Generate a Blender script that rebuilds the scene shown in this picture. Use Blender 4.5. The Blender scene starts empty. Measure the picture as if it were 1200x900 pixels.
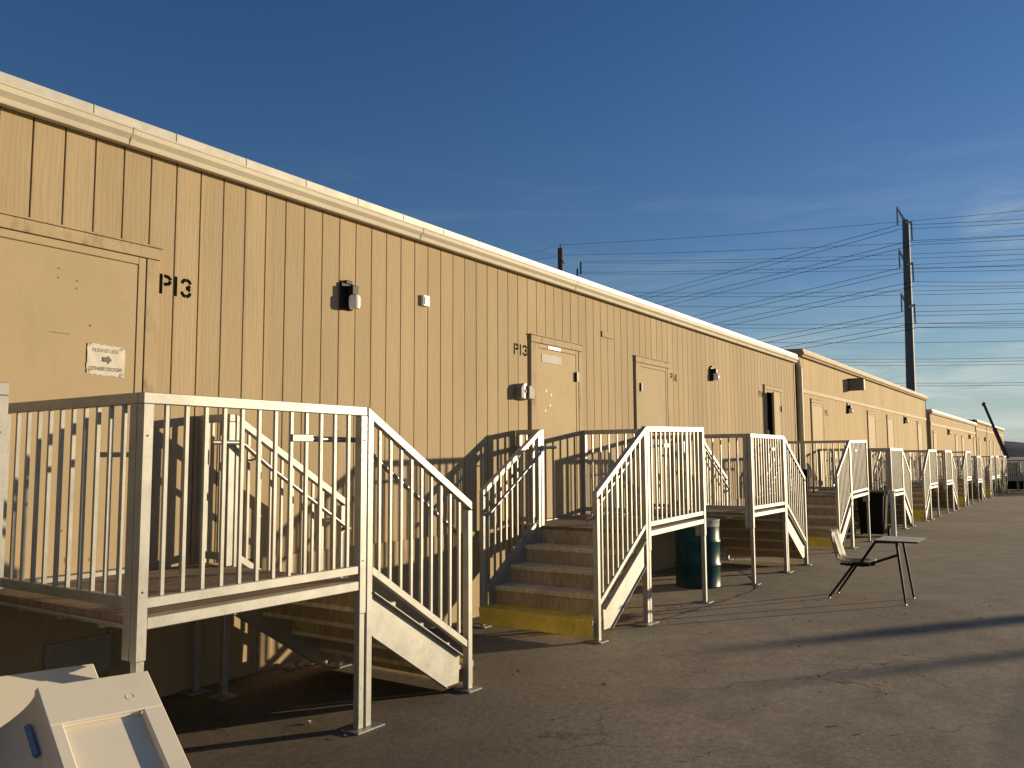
import bpy, bmesh, math, random
from mathutils import Vector, Matrix
random.seed(7)
S = bpy.context.scene
COL = S.collection
R = math.radians

# ------------------------------------------------------------------ helpers
class MB:
    """collects vertices and faces, then links them as ONE mesh object"""
    def __init__(self): self.v = []; self.f = []
    def add(self, vs, fs):
        o = len(self.v); self.v += [tuple(p) for p in vs]; self.f += [tuple(i + o for i in f) for f in fs]; return self
    def box(self, x0, x1, y0, y1, z0, z1):
        x0, x1 = sorted((x0, x1)); y0, y1 = sorted((y0, y1)); z0, z1 = sorted((z0, z1))
        return self.add([(x0,y0,z0),(x1,y0,z0),(x1,y1,z0),(x0,y1,z0),(x0,y0,z1),(x1,y0,z1),(x1,y1,z1),(x0,y1,z1)],
                        [(0,3,2,1),(4,5,6,7),(0,1,5,4),(1,2,6,5),(2,3,7,6),(3,0,4,7)])
    def bar(self, p, q, w, h):
        """rectangular bar from p to q; w across, h in the vertical plane of the bar, ends cut plumb"""
        p, q = Vector(p), Vector(q); d = (q - p)
        hd = Vector((d.x, d.y, 0))
        if hd.length < 1e-6:
            return self.box(p.x - w/2, p.x + w/2, p.y - h/2, p.y + h/2, p.z, q.z)
        s = Vector((-hd.y, hd.x, 0)).normalized() * (w/2); u = Vector((0, 0, h/2))
        vs = [p - s - u, p + s - u, p + s + u, p - s + u, q - s - u, q + s - u, q + s + u, q - s + u]
        return self.add(vs, [(0,1,2,3),(7,6,5,4),(0,4,5,1),(1,5,6,2),(2,6,7,3),(3,7,4,0)])
    def obox(self, o, ax, ay, az, sx, sy, sz):
        """oriented box: corner o, unit axes and sizes"""
        o = Vector(o); ax = Vector(ax)*sx; ay = Vector(ay)*sy; az = Vector(az)*sz
        vs = [o, o+ax, o+ax+ay, o+ay, o+az, o+ax+az, o+ax+ay+az, o+ay+az]
        return self.add(vs, [(0,3,2,1),(4,5,6,7),(0,1,5,4),(1,2,6,5),(2,3,7,6),(3,0,4,7)])
    def tube(self, pts, r, n=8, r2=None):
        pts = [Vector(p) for p in pts]; rings = []; N = len(pts); up = None
        for i, p in enumerate(pts):
            d = (pts[min(i+1, N-1)] - pts[max(i-1, 0)]).normalized()
            a = Vector((0,0,1)) if abs(d.z) < .9 else Vector((1,0,0))
            if up is not None and up.cross(d).length > .05: a = up
            s = d.cross(a).normalized(); u = s.cross(d).normalized(); up = u
            rr = r if r2 is None else r + (r2 - r) * i / max(1, N-1)
            rings.append([p + (s*math.cos(2*math.pi*k/n) + u*math.sin(2*math.pi*k/n)) * rr for k in range(n)])
        vs = [p for rg in rings for p in rg]; fs = []
        for i in range(N-1):
            for k in range(n):
                fs.append((i*n+k, i*n+(k+1)%n, (i+1)*n+(k+1)%n, (i+1)*n+k))
        fs += [tuple(range(n))[::-1], tuple(range((N-1)*n, N*n))]
        return self.add(vs, fs)
    def prism(self, poly, axis, a, b):
        """poly in the plane across axis ('x': (y,z), 'y': (x,z), 'z': (x,y)), extruded from a to b"""
        def P(u, v, t): return {'x': (t,u,v), 'y': (u,t,v), 'z': (u,v,t)}[axis]
        n = len(poly)
        vs = [P(u,v,a) for u,v in poly] + [P(u,v,b) for u,v in poly]
        fs = [tuple(range(n)), tuple(range(n, 2*n))[::-1]] + [(i, i+n, (i+1)%n+n, (i+1)%n) for i in range(n)]
        return self.add(vs, fs)
    def lathe(self, prof, c, n=40, cap=True):
        vs, fs = [], []
        for r, z in prof:
            vs += [(c[0]+r*math.cos(2*math.pi*k/n), c[1]+r*math.sin(2*math.pi*k/n), c[2]+z) for k in range(n)]
        for i in range(len(prof)-1):
            for k in range(n): fs.append((i*n+k, i*n+(k+1)%n, (i+1)*n+(k+1)%n, (i+1)*n+k))
        if cap: fs += [tuple(range(n))[::-1], tuple(range((len(prof)-1)*n, len(prof)*n))]
        return self.add(vs, fs)
    def build(self, name, mat, parent=None, bevel=0, smooth=False, T=None, fixn=True):
        off = Vector((0,0,0))
        q = parent
        while q is not None: off += q.location; q = q.parent
        vs = self.v if T is None else [T(*p) for p in self.v]
        me = bpy.data.meshes.new(name)
        me.from_pydata([(x-off.x, y-off.y, z-off.z) for x,y,z in vs], [], self.f)
        if fixn:
            bm = bmesh.new(); bm.from_mesh(me); bmesh.ops.recalc_face_normals(bm, faces=bm.faces); bm.to_mesh(me); bm.free()
        me.materials.append(mat)
        o = bpy.data.objects.new(name, me); COL.objects.link(o)
        if parent is not None: o.parent = parent
        if bevel:
            m = o.modifiers.new('edge', 'BEVEL'); m.width = bevel; m.segments = 1; m.limit_method = 'ANGLE'; m.angle_limit = R(40)
        if smooth:
            for p in me.polygons: p.use_smooth = True
            if smooth != 'all':
                m = o.modifiers.new('auto', 'EDGE_SPLIT'); m.split_angle = R(smooth)
        return o

def tag(o, label=None, cat=None, group=None, kind=None):
    if label: o['label'] = label
    if cat: o['category'] = cat
    if group: o['group'] = group
    if kind: o['kind'] = kind
    return o
def thing(name, loc, label, cat, group=None):
    o = bpy.data.objects.new(name, None); o.location = loc; o.empty_display_size = .2
    COL.objects.link(o); return tag(o, label, cat, group)

# ------------------------------------------------------------------ materials
def nodes(name):
    m = bpy.data.materials.new(name); m.use_nodes = True
    t = m.node_tree; b = t.nodes['Principled BSDF']; return m, t, b
def N(t, typ, **kw):
    n = t.nodes.new(typ)
    for k, v in kw.items():
        if k.startswith('_'): setattr(n, k[1:], v)
        else: n.inputs[k.replace('__', ' ')].default_value = v
    return n
def mapping(t, scale, coord='Object'):
    tc = N(t, 'ShaderNodeTexCoord'); mp = N(t, 'ShaderNodeMapping'); mp.inputs['Scale'].default_value = scale
    t.links.new(tc.outputs[coord], mp.inputs['Vector']); return mp
def noise(t, vec, scale, detail=4, rough=.55, dist=0):
    n = N(t, 'ShaderNodeTexNoise'); n.inputs['Scale'].default_value = scale; n.inputs['Detail'].default_value = detail
    n.inputs['Roughness'].default_value = rough; n.inputs['Distortion'].default_value = dist
    if vec is not None: t.links.new(vec.outputs[0], n.inputs['Vector'])
    return n
def ramp(t, fac, stops):
    r = N(t, 'ShaderNodeValToRGB'); e = r.color_ramp.elements
    while len(e) < len(stops): e.new(.5)
    for i, (p, c) in enumerate(stops):
        e[i].position = p; e[i].color = (c if isinstance(c, tuple) else (c,c,c)) + (1,)
    t.links.new(fac, r.inputs['Fac']); return r
def mix(t, fac, a, b, typ='MIX'):
    m = N(t, 'ShaderNodeMix', _data_type='RGBA', _blend_type=typ)
    for s, v in (('Factor', fac), ('A', a), ('B', b)):
        sock = [i for i in m.inputs if i.name == s and i.type == ('VALUE' if s == 'Factor' else 'RGBA')][0]
        if hasattr(v, 'links') or isinstance(v, bpy.types.NodeSocket): t.links.new(v, sock)
        else: sock.default_value = v if s == 'Factor' else tuple(v) + (1,)
    return [o for o in m.outputs if o.type == 'RGBA'][0]
def bump(t, b, h, strength, dist=.01, prev=None):
    n = N(t, 'ShaderNodeBump'); n.inputs['Strength'].default_value = strength; n.inputs['Distance'].default_value = dist
    t.links.new(h, n.inputs['Height'])
    if prev is not None: t.links.new(prev.outputs[0], n.inputs['Normal'])
    t.links.new(n.outputs[0], b.inputs['Normal']); return n

def paint(name, base, rough=.6, metallic=0, var=.12, scale=3, fine=60, bmp=.1, stretch=(1,1,1), dirt=0, dirtcol=(.12,.09,.06), dscale=1.5, spec=.15):
    m, t, b = nodes(name)
    mp = mapping(t, stretch)
    n1 = noise(t, mp, scale, 5); n2 = noise(t, mp, fine, 3)
    lo = tuple(c*(1-var) for c in base); hi = tuple(min(1, c*(1+var)) for c in base)
    c = ramp(t, n1.outputs[0], [(.3, lo), (.7, hi)]).outputs[0]
    f = ramp(t, n2.outputs[0], [(.3, 1-var*.6), (.7, 1+var*.2)]).outputs[0]
    c = mix(t, 1.0, c, f, 'MULTIPLY')
    if dirt:
        n3 = noise(t, mapping(t, (1,1,.35)), dscale, 7, .65)
        d = ramp(t, n3.outputs[0], [(.52, 0.0), (.72, dirt)]).outputs[0]
        c = mix(t, d, c, dirtcol)
    t.links.new(c, b.inputs['Base Color'])
    b.inputs['Roughness'].default_value = rough; b.inputs['Metallic'].default_value = metallic
    b.inputs['Specular IOR Level'].default_value = spec
    if bmp: bump(t, b, n2.outputs[0], bmp, .004)
    return m

def siding_mat(name, base, grain=.5, var=.07):
    """painted embossed plywood siding: board-to-board tone, vertical grain, faint streaks"""
    m, t, b = nodes(name)
    tc = N(t, 'ShaderNodeTexCoord'); sx = N(t, 'ShaderNodeSeparateXYZ'); t.links.new(tc.outputs['Object'], sx.inputs[0])
    dv = N(t, 'ShaderNodeMath', _operation='DIVIDE'); dv.inputs[1].default_value = .2032; t.links.new(sx.outputs[0], dv.inputs[0])
    fl = N(t, 'ShaderNodeMath', _operation='FLOOR'); t.links.new(dv.outputs[0], fl.inputs[0])
    wn = N(t, 'ShaderNodeTexWhiteNoise', _noise_dimensions='1D'); t.links.new(fl.outputs[0], wn.inputs['W'])
    cx = N(t, 'ShaderNodeCombineXYZ')
    ad = N(t, 'ShaderNodeMath', _operation='MULTIPLY_ADD'); ad.inputs[1].default_value = 37.0
    t.links.new(fl.outputs[0], ad.inputs[0]); t.links.new(sx.outputs[2], ad.inputs[2])
    t.links.new(sx.outputs[0], cx.inputs[0]); t.links.new(ad.outputs[0], cx.inputs[2])
    mp = N(t, 'ShaderNodeMapping'); mp.inputs['Scale'].default_value = (1,1,.07); t.links.new(cx.outputs[0], mp.inputs[0])
    g = noise(t, mp, 46, 4, .6, 1.2)
    w = N(t, 'ShaderNodeTexWave', _wave_type='BANDS', _bands_direction='X'); w.inputs['Scale'].default_value = 9
    w.inputs['Distortion'].default_value = 9; w.inputs['Detail'].default_value = 3; w.inputs['Detail Scale'].default_value = 1.2
    mp2 = N(t, 'ShaderNodeMapping'); mp2.inputs['Scale'].default_value = (1,1,.16); t.links.new(cx.outputs[0], mp2.inputs[0])
    t.links.new(mp2.outputs[0], w.inputs['Vector'])
    big = noise(t, mapping(t, (.6,1,.25)), 1.3, 5)
    c0 = ramp(t, big.outputs[0], [(.3, tuple(c*(1-var) for c in base)), (.72, tuple(c*(1+var) for c in base))]).outputs[0]
    c1 = ramp(t, wn.outputs[0], [(0, .93), (1, 1.04)]).outputs[0]
    c2 = ramp(t, g.outputs[0], [(.32, .93), (.62, 1.02)]).outputs[0]
    c = mix(t, 1, c0, c1, 'MULTIPLY'); c = mix(t, 1, c, c2, 'MULTIPLY')
    # faint runs of grime down the boards
    st = noise(t, mapping(t, (5,1,.22)), 2.2, 6, .7)
    d = ramp(t, st.outputs[0], [(.56, 0.0), (.8, .45)]).outputs[0]
    c = mix(t, d, c, tuple(x*.55 for x in base))
    t.links.new(c, b.inputs['Base Color']); b.inputs['Roughness'].default_value = .8
    b.inputs['Specular IOR Level'].default_value = .12
    bp = bump(t, b, g.outputs[0], grain, .0022)
    bump(t, b, w.outputs[0], grain*.55, .0016, bp)
    return m

def alu_mat(name, base=(.375,.372,.345), metal=.45, rough=.46):
    """weathered mill-finish aluminium"""
    m, t, b = nodes(name)
    n1 = noise(t, mapping(t, (1,1,1)), 6, 6, .6); n2 = noise(t, mapping(t, (14,14,5)), 9, 4)
    c = ramp(t, n1.outputs[0], [(.32, tuple(x*.78 for x in base)), (.62, base)]).outputs[0]
    n3 = noise(t, mapping(t, (1,1,.9)), 11, 8, .7)
    d = ramp(t, n3.outputs[0], [(.60, 0.0), (.78, .35)]).outputs[0]
    c = mix(t, d, c, tuple(x*.72 for x in base))
    t.links.new(c, b.inputs['Base Color']); b.inputs['Metallic'].default_value = metal
    r = ramp(t, n2.outputs[0], [(.3, rough-.08), (.7, rough+.12)]).outputs[0]
    t.links.new(r, b.inputs['Roughness'])
    bump(t, b, n2.outputs[0], .08, .002)
    return m

def asphalt_mat():
    m, t, b = nodes('asphalt')
    tc = N(t, 'ShaderNodeTexCoord')
    mp = mapping(t, (1,1,1))
    big = noise(t, mp, .35, 6, .6, .6); mid = noise(t, mp, 2.3, 6, .65); fine = noise(t, mp, 70, 4, .75); med = noise(t, mp, 20, 5, .7)
    c = ramp(t, big.outputs[0], [(.28, (.255,.205,.138)), (.5, (.312,.254,.175)), (.74, (.37,.306,.215))]).outputs[0]
    c = mix(t, 1, c, ramp(t, mid.outputs[0], [(.3, .78), (.7, 1.14)]).outputs[0], 'MULTIPLY')
    c = mix(t, 1, c, ramp(t, fine.outputs[0], [(.32, .62), (.68, 1.40)]).outputs[0], 'MULTIPLY')
    c = mix(t, 1, c, ramp(t, med.outputs[0], [(.32, .80), (.68, 1.18)]).outputs[0], 'MULTIPLY')
    # hairline cracks, broken up
    wv = N(t, 'ShaderNodeVectorMath', _operation='SCALE'); wv.inputs['Scale'].default_value = .5; t.links.new(mid.outputs['Color'], wv.inputs[0])
    wa = N(t, 'ShaderNodeVectorMath', _operation='ADD'); t.links.new(mp.outputs[0], wa.inputs[0]); t.links.new(wv.outputs[0], wa.inputs[1])
    cv = N(t, 'ShaderNodeTexVoronoi', _feature='DISTANCE_TO_EDGE'); cv.inputs['Scale'].default_value = .45; t.links.new(wa.outputs[0], cv.inputs['Vector'])
    ck = ramp(t, cv.outputs['Distance'], [(.002, 1.0), (.006, 0.0)]).outputs[0]
    cg = ramp(t, big.outputs[0], [(.50, 0.0), (.58, .65)]).outputs[0]
    c = mix(t, mix(t, 1, ck, cg, 'MULTIPLY'), c, (.06,.05,.042))
    # pale stone chips worn bare
    vo = N(t, 'ShaderNodeTexVoronoi'); vo.inputs['Scale'].default_value = 75; t.links.new(mp.outputs[0], vo.inputs['Vector'])
    chip = ramp(t, vo.outputs['Distance'], [(.10, .55), (.2, 0.0)]).outputs[0]
    gate = ramp(t, med.outputs[0], [(.56, 0.0), (.66, 1.0)]).outputs[0]
    c = mix(t, mix(t, 1, chip, gate, 'MULTIPLY'), c, (.46,.42,.36))
    # spilt and worn stains
    sn = noise(t, mapping(t, (1,1,1)), .9, 7, .7, 1.0)
    c = mix(t, ramp(t, sn.outputs[0], [(.62, 0.0), (.72, .55)]).outputs[0], c, (.11,.096,.080))
    # a darker strip of asphalt, with a ragged edge
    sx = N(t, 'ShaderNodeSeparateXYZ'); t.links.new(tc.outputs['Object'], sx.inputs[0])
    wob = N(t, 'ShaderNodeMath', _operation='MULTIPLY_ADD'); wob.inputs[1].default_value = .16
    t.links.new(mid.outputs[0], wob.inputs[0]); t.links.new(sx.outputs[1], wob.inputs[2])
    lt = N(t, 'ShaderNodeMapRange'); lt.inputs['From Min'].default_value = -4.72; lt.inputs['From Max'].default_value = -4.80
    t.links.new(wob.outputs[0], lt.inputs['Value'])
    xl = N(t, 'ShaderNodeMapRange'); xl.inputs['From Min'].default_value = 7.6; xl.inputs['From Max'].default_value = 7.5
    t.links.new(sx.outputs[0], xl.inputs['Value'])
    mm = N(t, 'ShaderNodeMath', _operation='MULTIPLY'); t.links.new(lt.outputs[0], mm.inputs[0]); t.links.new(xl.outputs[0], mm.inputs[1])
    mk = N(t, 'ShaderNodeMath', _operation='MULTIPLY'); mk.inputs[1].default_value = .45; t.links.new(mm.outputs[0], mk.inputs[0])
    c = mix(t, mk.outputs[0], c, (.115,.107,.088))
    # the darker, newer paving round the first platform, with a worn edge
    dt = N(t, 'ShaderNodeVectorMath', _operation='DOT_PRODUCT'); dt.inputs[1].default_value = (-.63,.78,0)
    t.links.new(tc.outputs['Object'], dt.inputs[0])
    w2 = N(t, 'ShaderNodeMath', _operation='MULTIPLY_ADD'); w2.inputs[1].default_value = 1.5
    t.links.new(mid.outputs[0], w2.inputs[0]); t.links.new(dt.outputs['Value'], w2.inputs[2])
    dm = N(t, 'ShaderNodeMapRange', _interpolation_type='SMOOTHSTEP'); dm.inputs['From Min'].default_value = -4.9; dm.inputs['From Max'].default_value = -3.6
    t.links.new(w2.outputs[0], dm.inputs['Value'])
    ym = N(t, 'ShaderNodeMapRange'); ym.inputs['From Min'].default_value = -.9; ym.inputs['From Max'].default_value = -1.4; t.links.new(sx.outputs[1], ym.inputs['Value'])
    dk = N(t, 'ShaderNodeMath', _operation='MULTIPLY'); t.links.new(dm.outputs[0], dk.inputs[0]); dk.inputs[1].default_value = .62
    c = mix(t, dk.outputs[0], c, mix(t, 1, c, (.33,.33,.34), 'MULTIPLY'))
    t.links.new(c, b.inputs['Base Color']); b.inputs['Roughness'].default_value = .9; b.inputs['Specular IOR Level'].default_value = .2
    bp = bump(t, b, fine.outputs[0], .10, .003)
    bump(t, b, med.outputs[0], .06, .006, bp)
    return m

def deck_mat(name, base):
    m, t, b = nodes(name)
    mp = mapping(t, (.35,4,1)); n1 = noise(t, mp, 9, 6, .6); n2 = noise(t, mapping(t, (1,1,1)), 2.5, 5)
    c = ramp(t, n1.outputs[0], [(.3, tuple(x*.7 for x in base)), (.7, tuple(x*1.2 for x in base))]).outputs[0]
    c = mix(t, 1, c, ramp(t, n2.outputs[0], [(.3, .75), (.7, 1.1)]).outputs[0], 'MULTIPLY')
    t.links.new(c, b.inputs['Base Color']); b.inputs['Roughness'].default_value = .7
    bump(t, b, n1.outputs[0], .3, .003); return m

M = {}
M['siding'] = siding_mat('tan_siding', (.42,.326,.203), .45, .09)
M['siding2'] = siding_mat('cream_siding', (.50,.385,.215), .25, .10)
M['siding3'] = siding_mat('warm_siding', (.48,.35,.195), .25, .08)
M['siding4'] = siding_mat('ochre_siding', (.42,.30,.165), .2, .08)
M['trim'] = paint('tan_trim', (.42,.326,.203), .75, var=.06, scale=4, fine=50, stretch=(.4,1,1), dirt=.65, dirtcol=(.15,.105,.06), dscale=11)
M['door'] = paint('tan_door', (.415,.325,.20), .75, var=.05, scale=2, fine=40, bmp=.03, dirt=.18, dscale=3)
M['door_light'] = paint('cream_door', (.44,.335,.19), .7, var=.06, scale=3, fine=30, bmp=.03, dirt=.25, dirtcol=(.38,.27,.15), dscale=4)
M['gutter'] = paint('gutter_paint', (.60,.55,.43), .6, var=.05, scale=2, fine=20, bmp=.02, dirt=.2, dscale=2.2)
M['gutter_tan'] = paint('tan_gutter_paint', (.33,.25,.155), .6, var=.05, bmp=.02)
M['roof'] = paint('galvanised_roof', (.50,.485,.43), .5, .2, var=.12, scale=5, fine=14, bmp=.03, dirt=.5, dirtcol=(.30,.30,.27), dscale=5)
M['dark'] = paint('dark_gap', (.03,.024,.018), .9, bmp=0)
M['alu'] = alu_mat('mill_aluminium')
M['steel'] = alu_mat('galvanised_pipe', (.34,.33,.33), .75, .38)
M['deck'] = deck_mat('worn_deck', (.235,.165,.105))
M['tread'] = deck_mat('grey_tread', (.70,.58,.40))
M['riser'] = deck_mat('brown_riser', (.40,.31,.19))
M['yellow'] = paint('worn_yellow', (.78,.60,.10), .6, var=.18, scale=5, fine=40, dirt=.6, dirtcol=(.24,.18,.06), dscale=8)
M['black'] = paint('black_metal', (.012,.012,.013), .45, bmp=.02)
M['blackplastic'] = paint('black_plastic', (.010,.010,.010), .8, bmp=.02)
M['white'] = paint('white_plastic', (.80,.78,.72), .35, var=.03, bmp=.01)
M['globe'] = paint('milk_glass', (.85,.83,.78), .2, var=.01, bmp=0)
M['paper'] = paint('paper', (.62,.58,.49), .8, var=.06, scale=14, bmp=.1)
M['ink'] = paint('black_ink', (.004,.004,.004), .9, bmp=0, spec=.05)
M['faded'] = paint('faded_ink', (.36,.34,.29), .8, bmp=0)
M['greyink'] = paint('grey_ink', (.16,.155,.14), .8, bmp=0)
M['drum'] = paint('green_drum', (.010,.055,.062), .34, var=.25, scale=3, fine=30, bmp=.05, dirt=.4, dirtcol=(.035,.07,.07), dscale=5)
M['drumtop'] = paint('drum_lid', (.36,.36,.33), .5, var=.15, scale=12, bmp=.1, dirt=.5, dscale=9)
M['shell'] = paint('cream_plastic', (.66,.61,.51), .55, var=.03, scale=2, fine=200, bmp=.06, dirt=.10, dscale=3)
M['slot'] = paint('slot_sky_tint', (.10,.17,.30), .4, bmp=0)  # sky reflection in the slot, painted in as blue
M['mud'] = paint('dried_mud', (.13,.085,.05), .9, var=.3, scale=8, bmp=.5)
M['laminate'] = paint('desk_laminate', (.80,.66,.46), .45, var=.05, stretch=(1,6,1), scale=8, bmp=.02)
M['seat'] = paint('seat_plastic', (.20,.18,.14), .55, var=.04, bmp=.02)
M['chrome'] = paint('chrome', (.45,.44,.42), .5, .8, bmp=0)
M['greybox'] = paint('grey_box', (.17,.17,.165), .5, var=.15, bmp=.05)
M['pole'] = paint('weathering_steel', (.15,.145,.13), .6, .2, var=.12, scale=.2, fine=2, bmp=0)
M['wood_pole'] = paint('creosote_wood', (.10,.075,.055), .8, var=.2, bmp=.1)
M['wire'] = paint('wire', (.03,.035,.04), .6, bmp=0)
M['insul'] = paint('insulator', (.10,.09,.085), .4, bmp=0)
M['hill'] = paint('hill', (.030,.050,.085), .95, var=.1, scale=.002, fine=.01, bmp=0)  # blue distance haze is mixed into the base colour
M['vent'] = paint('vent_grille', (.34,.30,.24), .6, bmp=.02)
M['stone'] = paint('stone', (.40,.30,.20), .9, var=.2, scale=10, bmp=.4)
M['leaf'] = paint('dry_leaf', (.16,.11,.06), .9, var=.3, scale=20, bmp=0)
M['rust'] = paint('rust_spot', (.34,.19,.08), .9, var=.3, scale=20, bmp=0)
M['crane'] = paint('boom_paint', (.05,.045,.04), .5, bmp=0)
M['orange'] = paint('machine_orange', (.55,.17,.03), .45, bmp=.02)
M['rubber'] = paint('rubber', (.015,.015,.015), .8, bmp=0)
M['seam'] = paint('sealed_seam', (.155,.135,.11), .9, var=.3, scale=6, bmp=.3)

# ------------------------------------------------------------------ ground
GP = [(-400,0),(3.5,0),(17,-.082),(26,-.145),(38,-.225),(55,-.41),(62,-.45),(9000,-.45)]
def gz(x):
    for (a, za), (b, zb) in zip(GP, GP[1:]):
        if a <= x <= b: return za + (zb - za) * (x - a) / (b - a)
    return 0
m = MB(); xs = sorted(set([g[0] for g in GP] + [0, 80, 120, 250, 600]))
ys = [-4000,-300,-60,-12,-6,0,12,60,300,4000]
m.add([(x, y, gz(x)) for x in xs for y in ys],
      [(i*len(ys)+j, (i+1)*len(ys)+j, (i+1)*len(ys)+j+1, i*len(ys)+j+1) for i in range(len(xs)-1) for j in range(len(ys)-1)])
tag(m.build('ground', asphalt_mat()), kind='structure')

# ------------------------------------------------------------------ buildings
G0, GS = 2.5561, .2032           # first groove of the siding and the groove pitch
def siding(mb, x0, x1, z0, z1, holes, gap=.0062, pitch=GS, g0=G0):
    k0 = math.floor((x0 - g0)/pitch); x = x0; k = k0
    while x < x1 - .01:
        xe = min(g0 + (k+1)*pitch, x1); k += 1
        if xe - x < .02: x = xe; continue
        a, b = x + gap, xe - gap
        segs = [(z0, z1)]
        cuts = [h for h in holes if h[0] < xe and h[1] > x]
        if not cuts: mb.box(a, b, 0, .022, z0, z1)
        else:
            h = cuts[0]
            if h[3] < z1: mb.box(a, b, 0, .022, h[3], z1)
            if a < h[0]: mb.box(a, h[0], 0, .022, z0, h[3])
            if b > h[1]: mb.box(h[1], b, 0, .022, z0, h[3])
        x = xe

def glyph_strokes(ch):
    def arc(cx, cz, rx, rz, a0, a1, n=6):
        return [(cx + rx*math.cos(R(a0+(a1-a0)*i/n)), cz + rz*math.sin(R(a0+(a1-a0)*i/n))) for i in range(n+1)]
    if ch == 'P': return [[(.07,0),(.07,1)], [(.27,.95),(.38,.93)]+arc(.40,.735,.20,.19,72,14), arc(.40,.735,.20,.21,-14,-72)+[(.27,.50)]]
    if ch == '1': return [[(.3,0),(.3,1)]]
    if ch == '3': return [arc(.30,.74,.24,.20,175,100), arc(.30,.74,.24,.20,78,10), [(.52,.62),(.34,.50),(.52,.40)],
                          arc(.30,.26,.24,.21,-5,-78), arc(.30,.26,.24,.21,-102,-178)]
    if ch == '4': return [[(.45,0),(.45,1)], [(.38,.92),(.05,.36)], [(.03,.28),(.36,.28)]]
    if ch == '5': return [[(.52,.95),(.16,.95)], [(.10,.88),(.10,.58)], arc(.28,.30,.26,.26,95,10), arc(.28,.30,.26,.26,-10,-80), arc(.28,.30,.26,.26,-105,-165)]
def stencil(parent, txt, x, z, h, w, th):
    """spray-stencilled number on a wall"""
    mb = MB(); cx = x
    for ch in txt:
        adv = {'P': .74, '1': .50, '3': .72, '4': .72, '5': .72}[ch]
        for st in glyph_strokes(ch):
            pts = [Vector((cx + (u - (.12 if ch == '1' else 0))*w, 0, z + v*h)) for u, v in st]
            for i in range(len(pts)-1):
                d = (pts[i+1]-pts[i]).normalized(); s = Vector((-d.z, 0, d.x))*th/2; e = d*th*.18
                a, b = pts[i]-e, pts[i+1]+e
                mb.add([(p.x, y, p.z) for y in (-.0012-.0001*i, .0002) for p in (a-s, b-s, b+s, a+s)],
                       [(0,1,2,3),(7,6,5,4),(0,4,5,1),(1,5,6,2),(2,6,7,3),(3,7,4,0)])
        cx += adv*w
    return mb.build('stencil_number', M['ink'], parent)

def door(bld, x0, x1, zb, zt, hinge='R', mat='door', ajar=0, casing=.10, fine=False, trim='trim', sheet=None):
    """steel door with its frame and timber casing on a wall; ajar swings it outwards"""
    fr = .055
    leaf = MB()
    if ajar:
        c, s = math.cos(R(ajar)), math.sin(R(ajar))
        leaf.obox((x1, -.022, zb), (-c, -s, 0), (-s, c, 0), (0,0,1), x1-x0, .042, zt-zb)
    else: leaf.box(x0+.003, x1-.003, -.020, .004, zb, zt)
    d = leaf.build('door', M[mat], bld, bevel=.003)
    f = MB()
    f.box(x0-fr, x0, -.025, .02, zb, zt+fr); f.box(x1, x1+fr, -.025, .02, zb, zt+fr); f.box(x0, x1, -.025, .02, zt+.004, zt+fr)
    f.build('frame', M[mat], d, bevel=.003)
    c = MB()
    c.box(x0-fr-casing, x0-fr-.005, -.030, 0, zb-.02, zt+fr); c.box(x1+fr+.006, x1+fr+casing, -.030, 0, zb-.02, zt+fr)
    c.box(x0-fr-casing, x1+fr+casing+.01, -.033, 0, zt+fr+.006, zt+fr+.085)
    c.box(x0-fr-casing-.01, x1+fr+casing+.02, -.045, 0, zt+fr+.087, zt+fr+.099)
    c.build('casing', M[trim], d, bevel=.002)
    t = MB(); t.box(x0-fr, x1+fr, -.075, .0, zb-.035, zb-.004); t.build('threshold', M['alu'], d)
    if fine:
        hx = x1 if hinge == 'R' else x0
        for hz in (zb+.25, zb+1.0, zt-.25):
            h = MB(); h.tube([(hx, -.040, hz-.05), (hx, -.040, hz+.05)], .009, 8); h.build('hinge', M['door'] if fine else M['black'], d)
    return d

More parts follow.
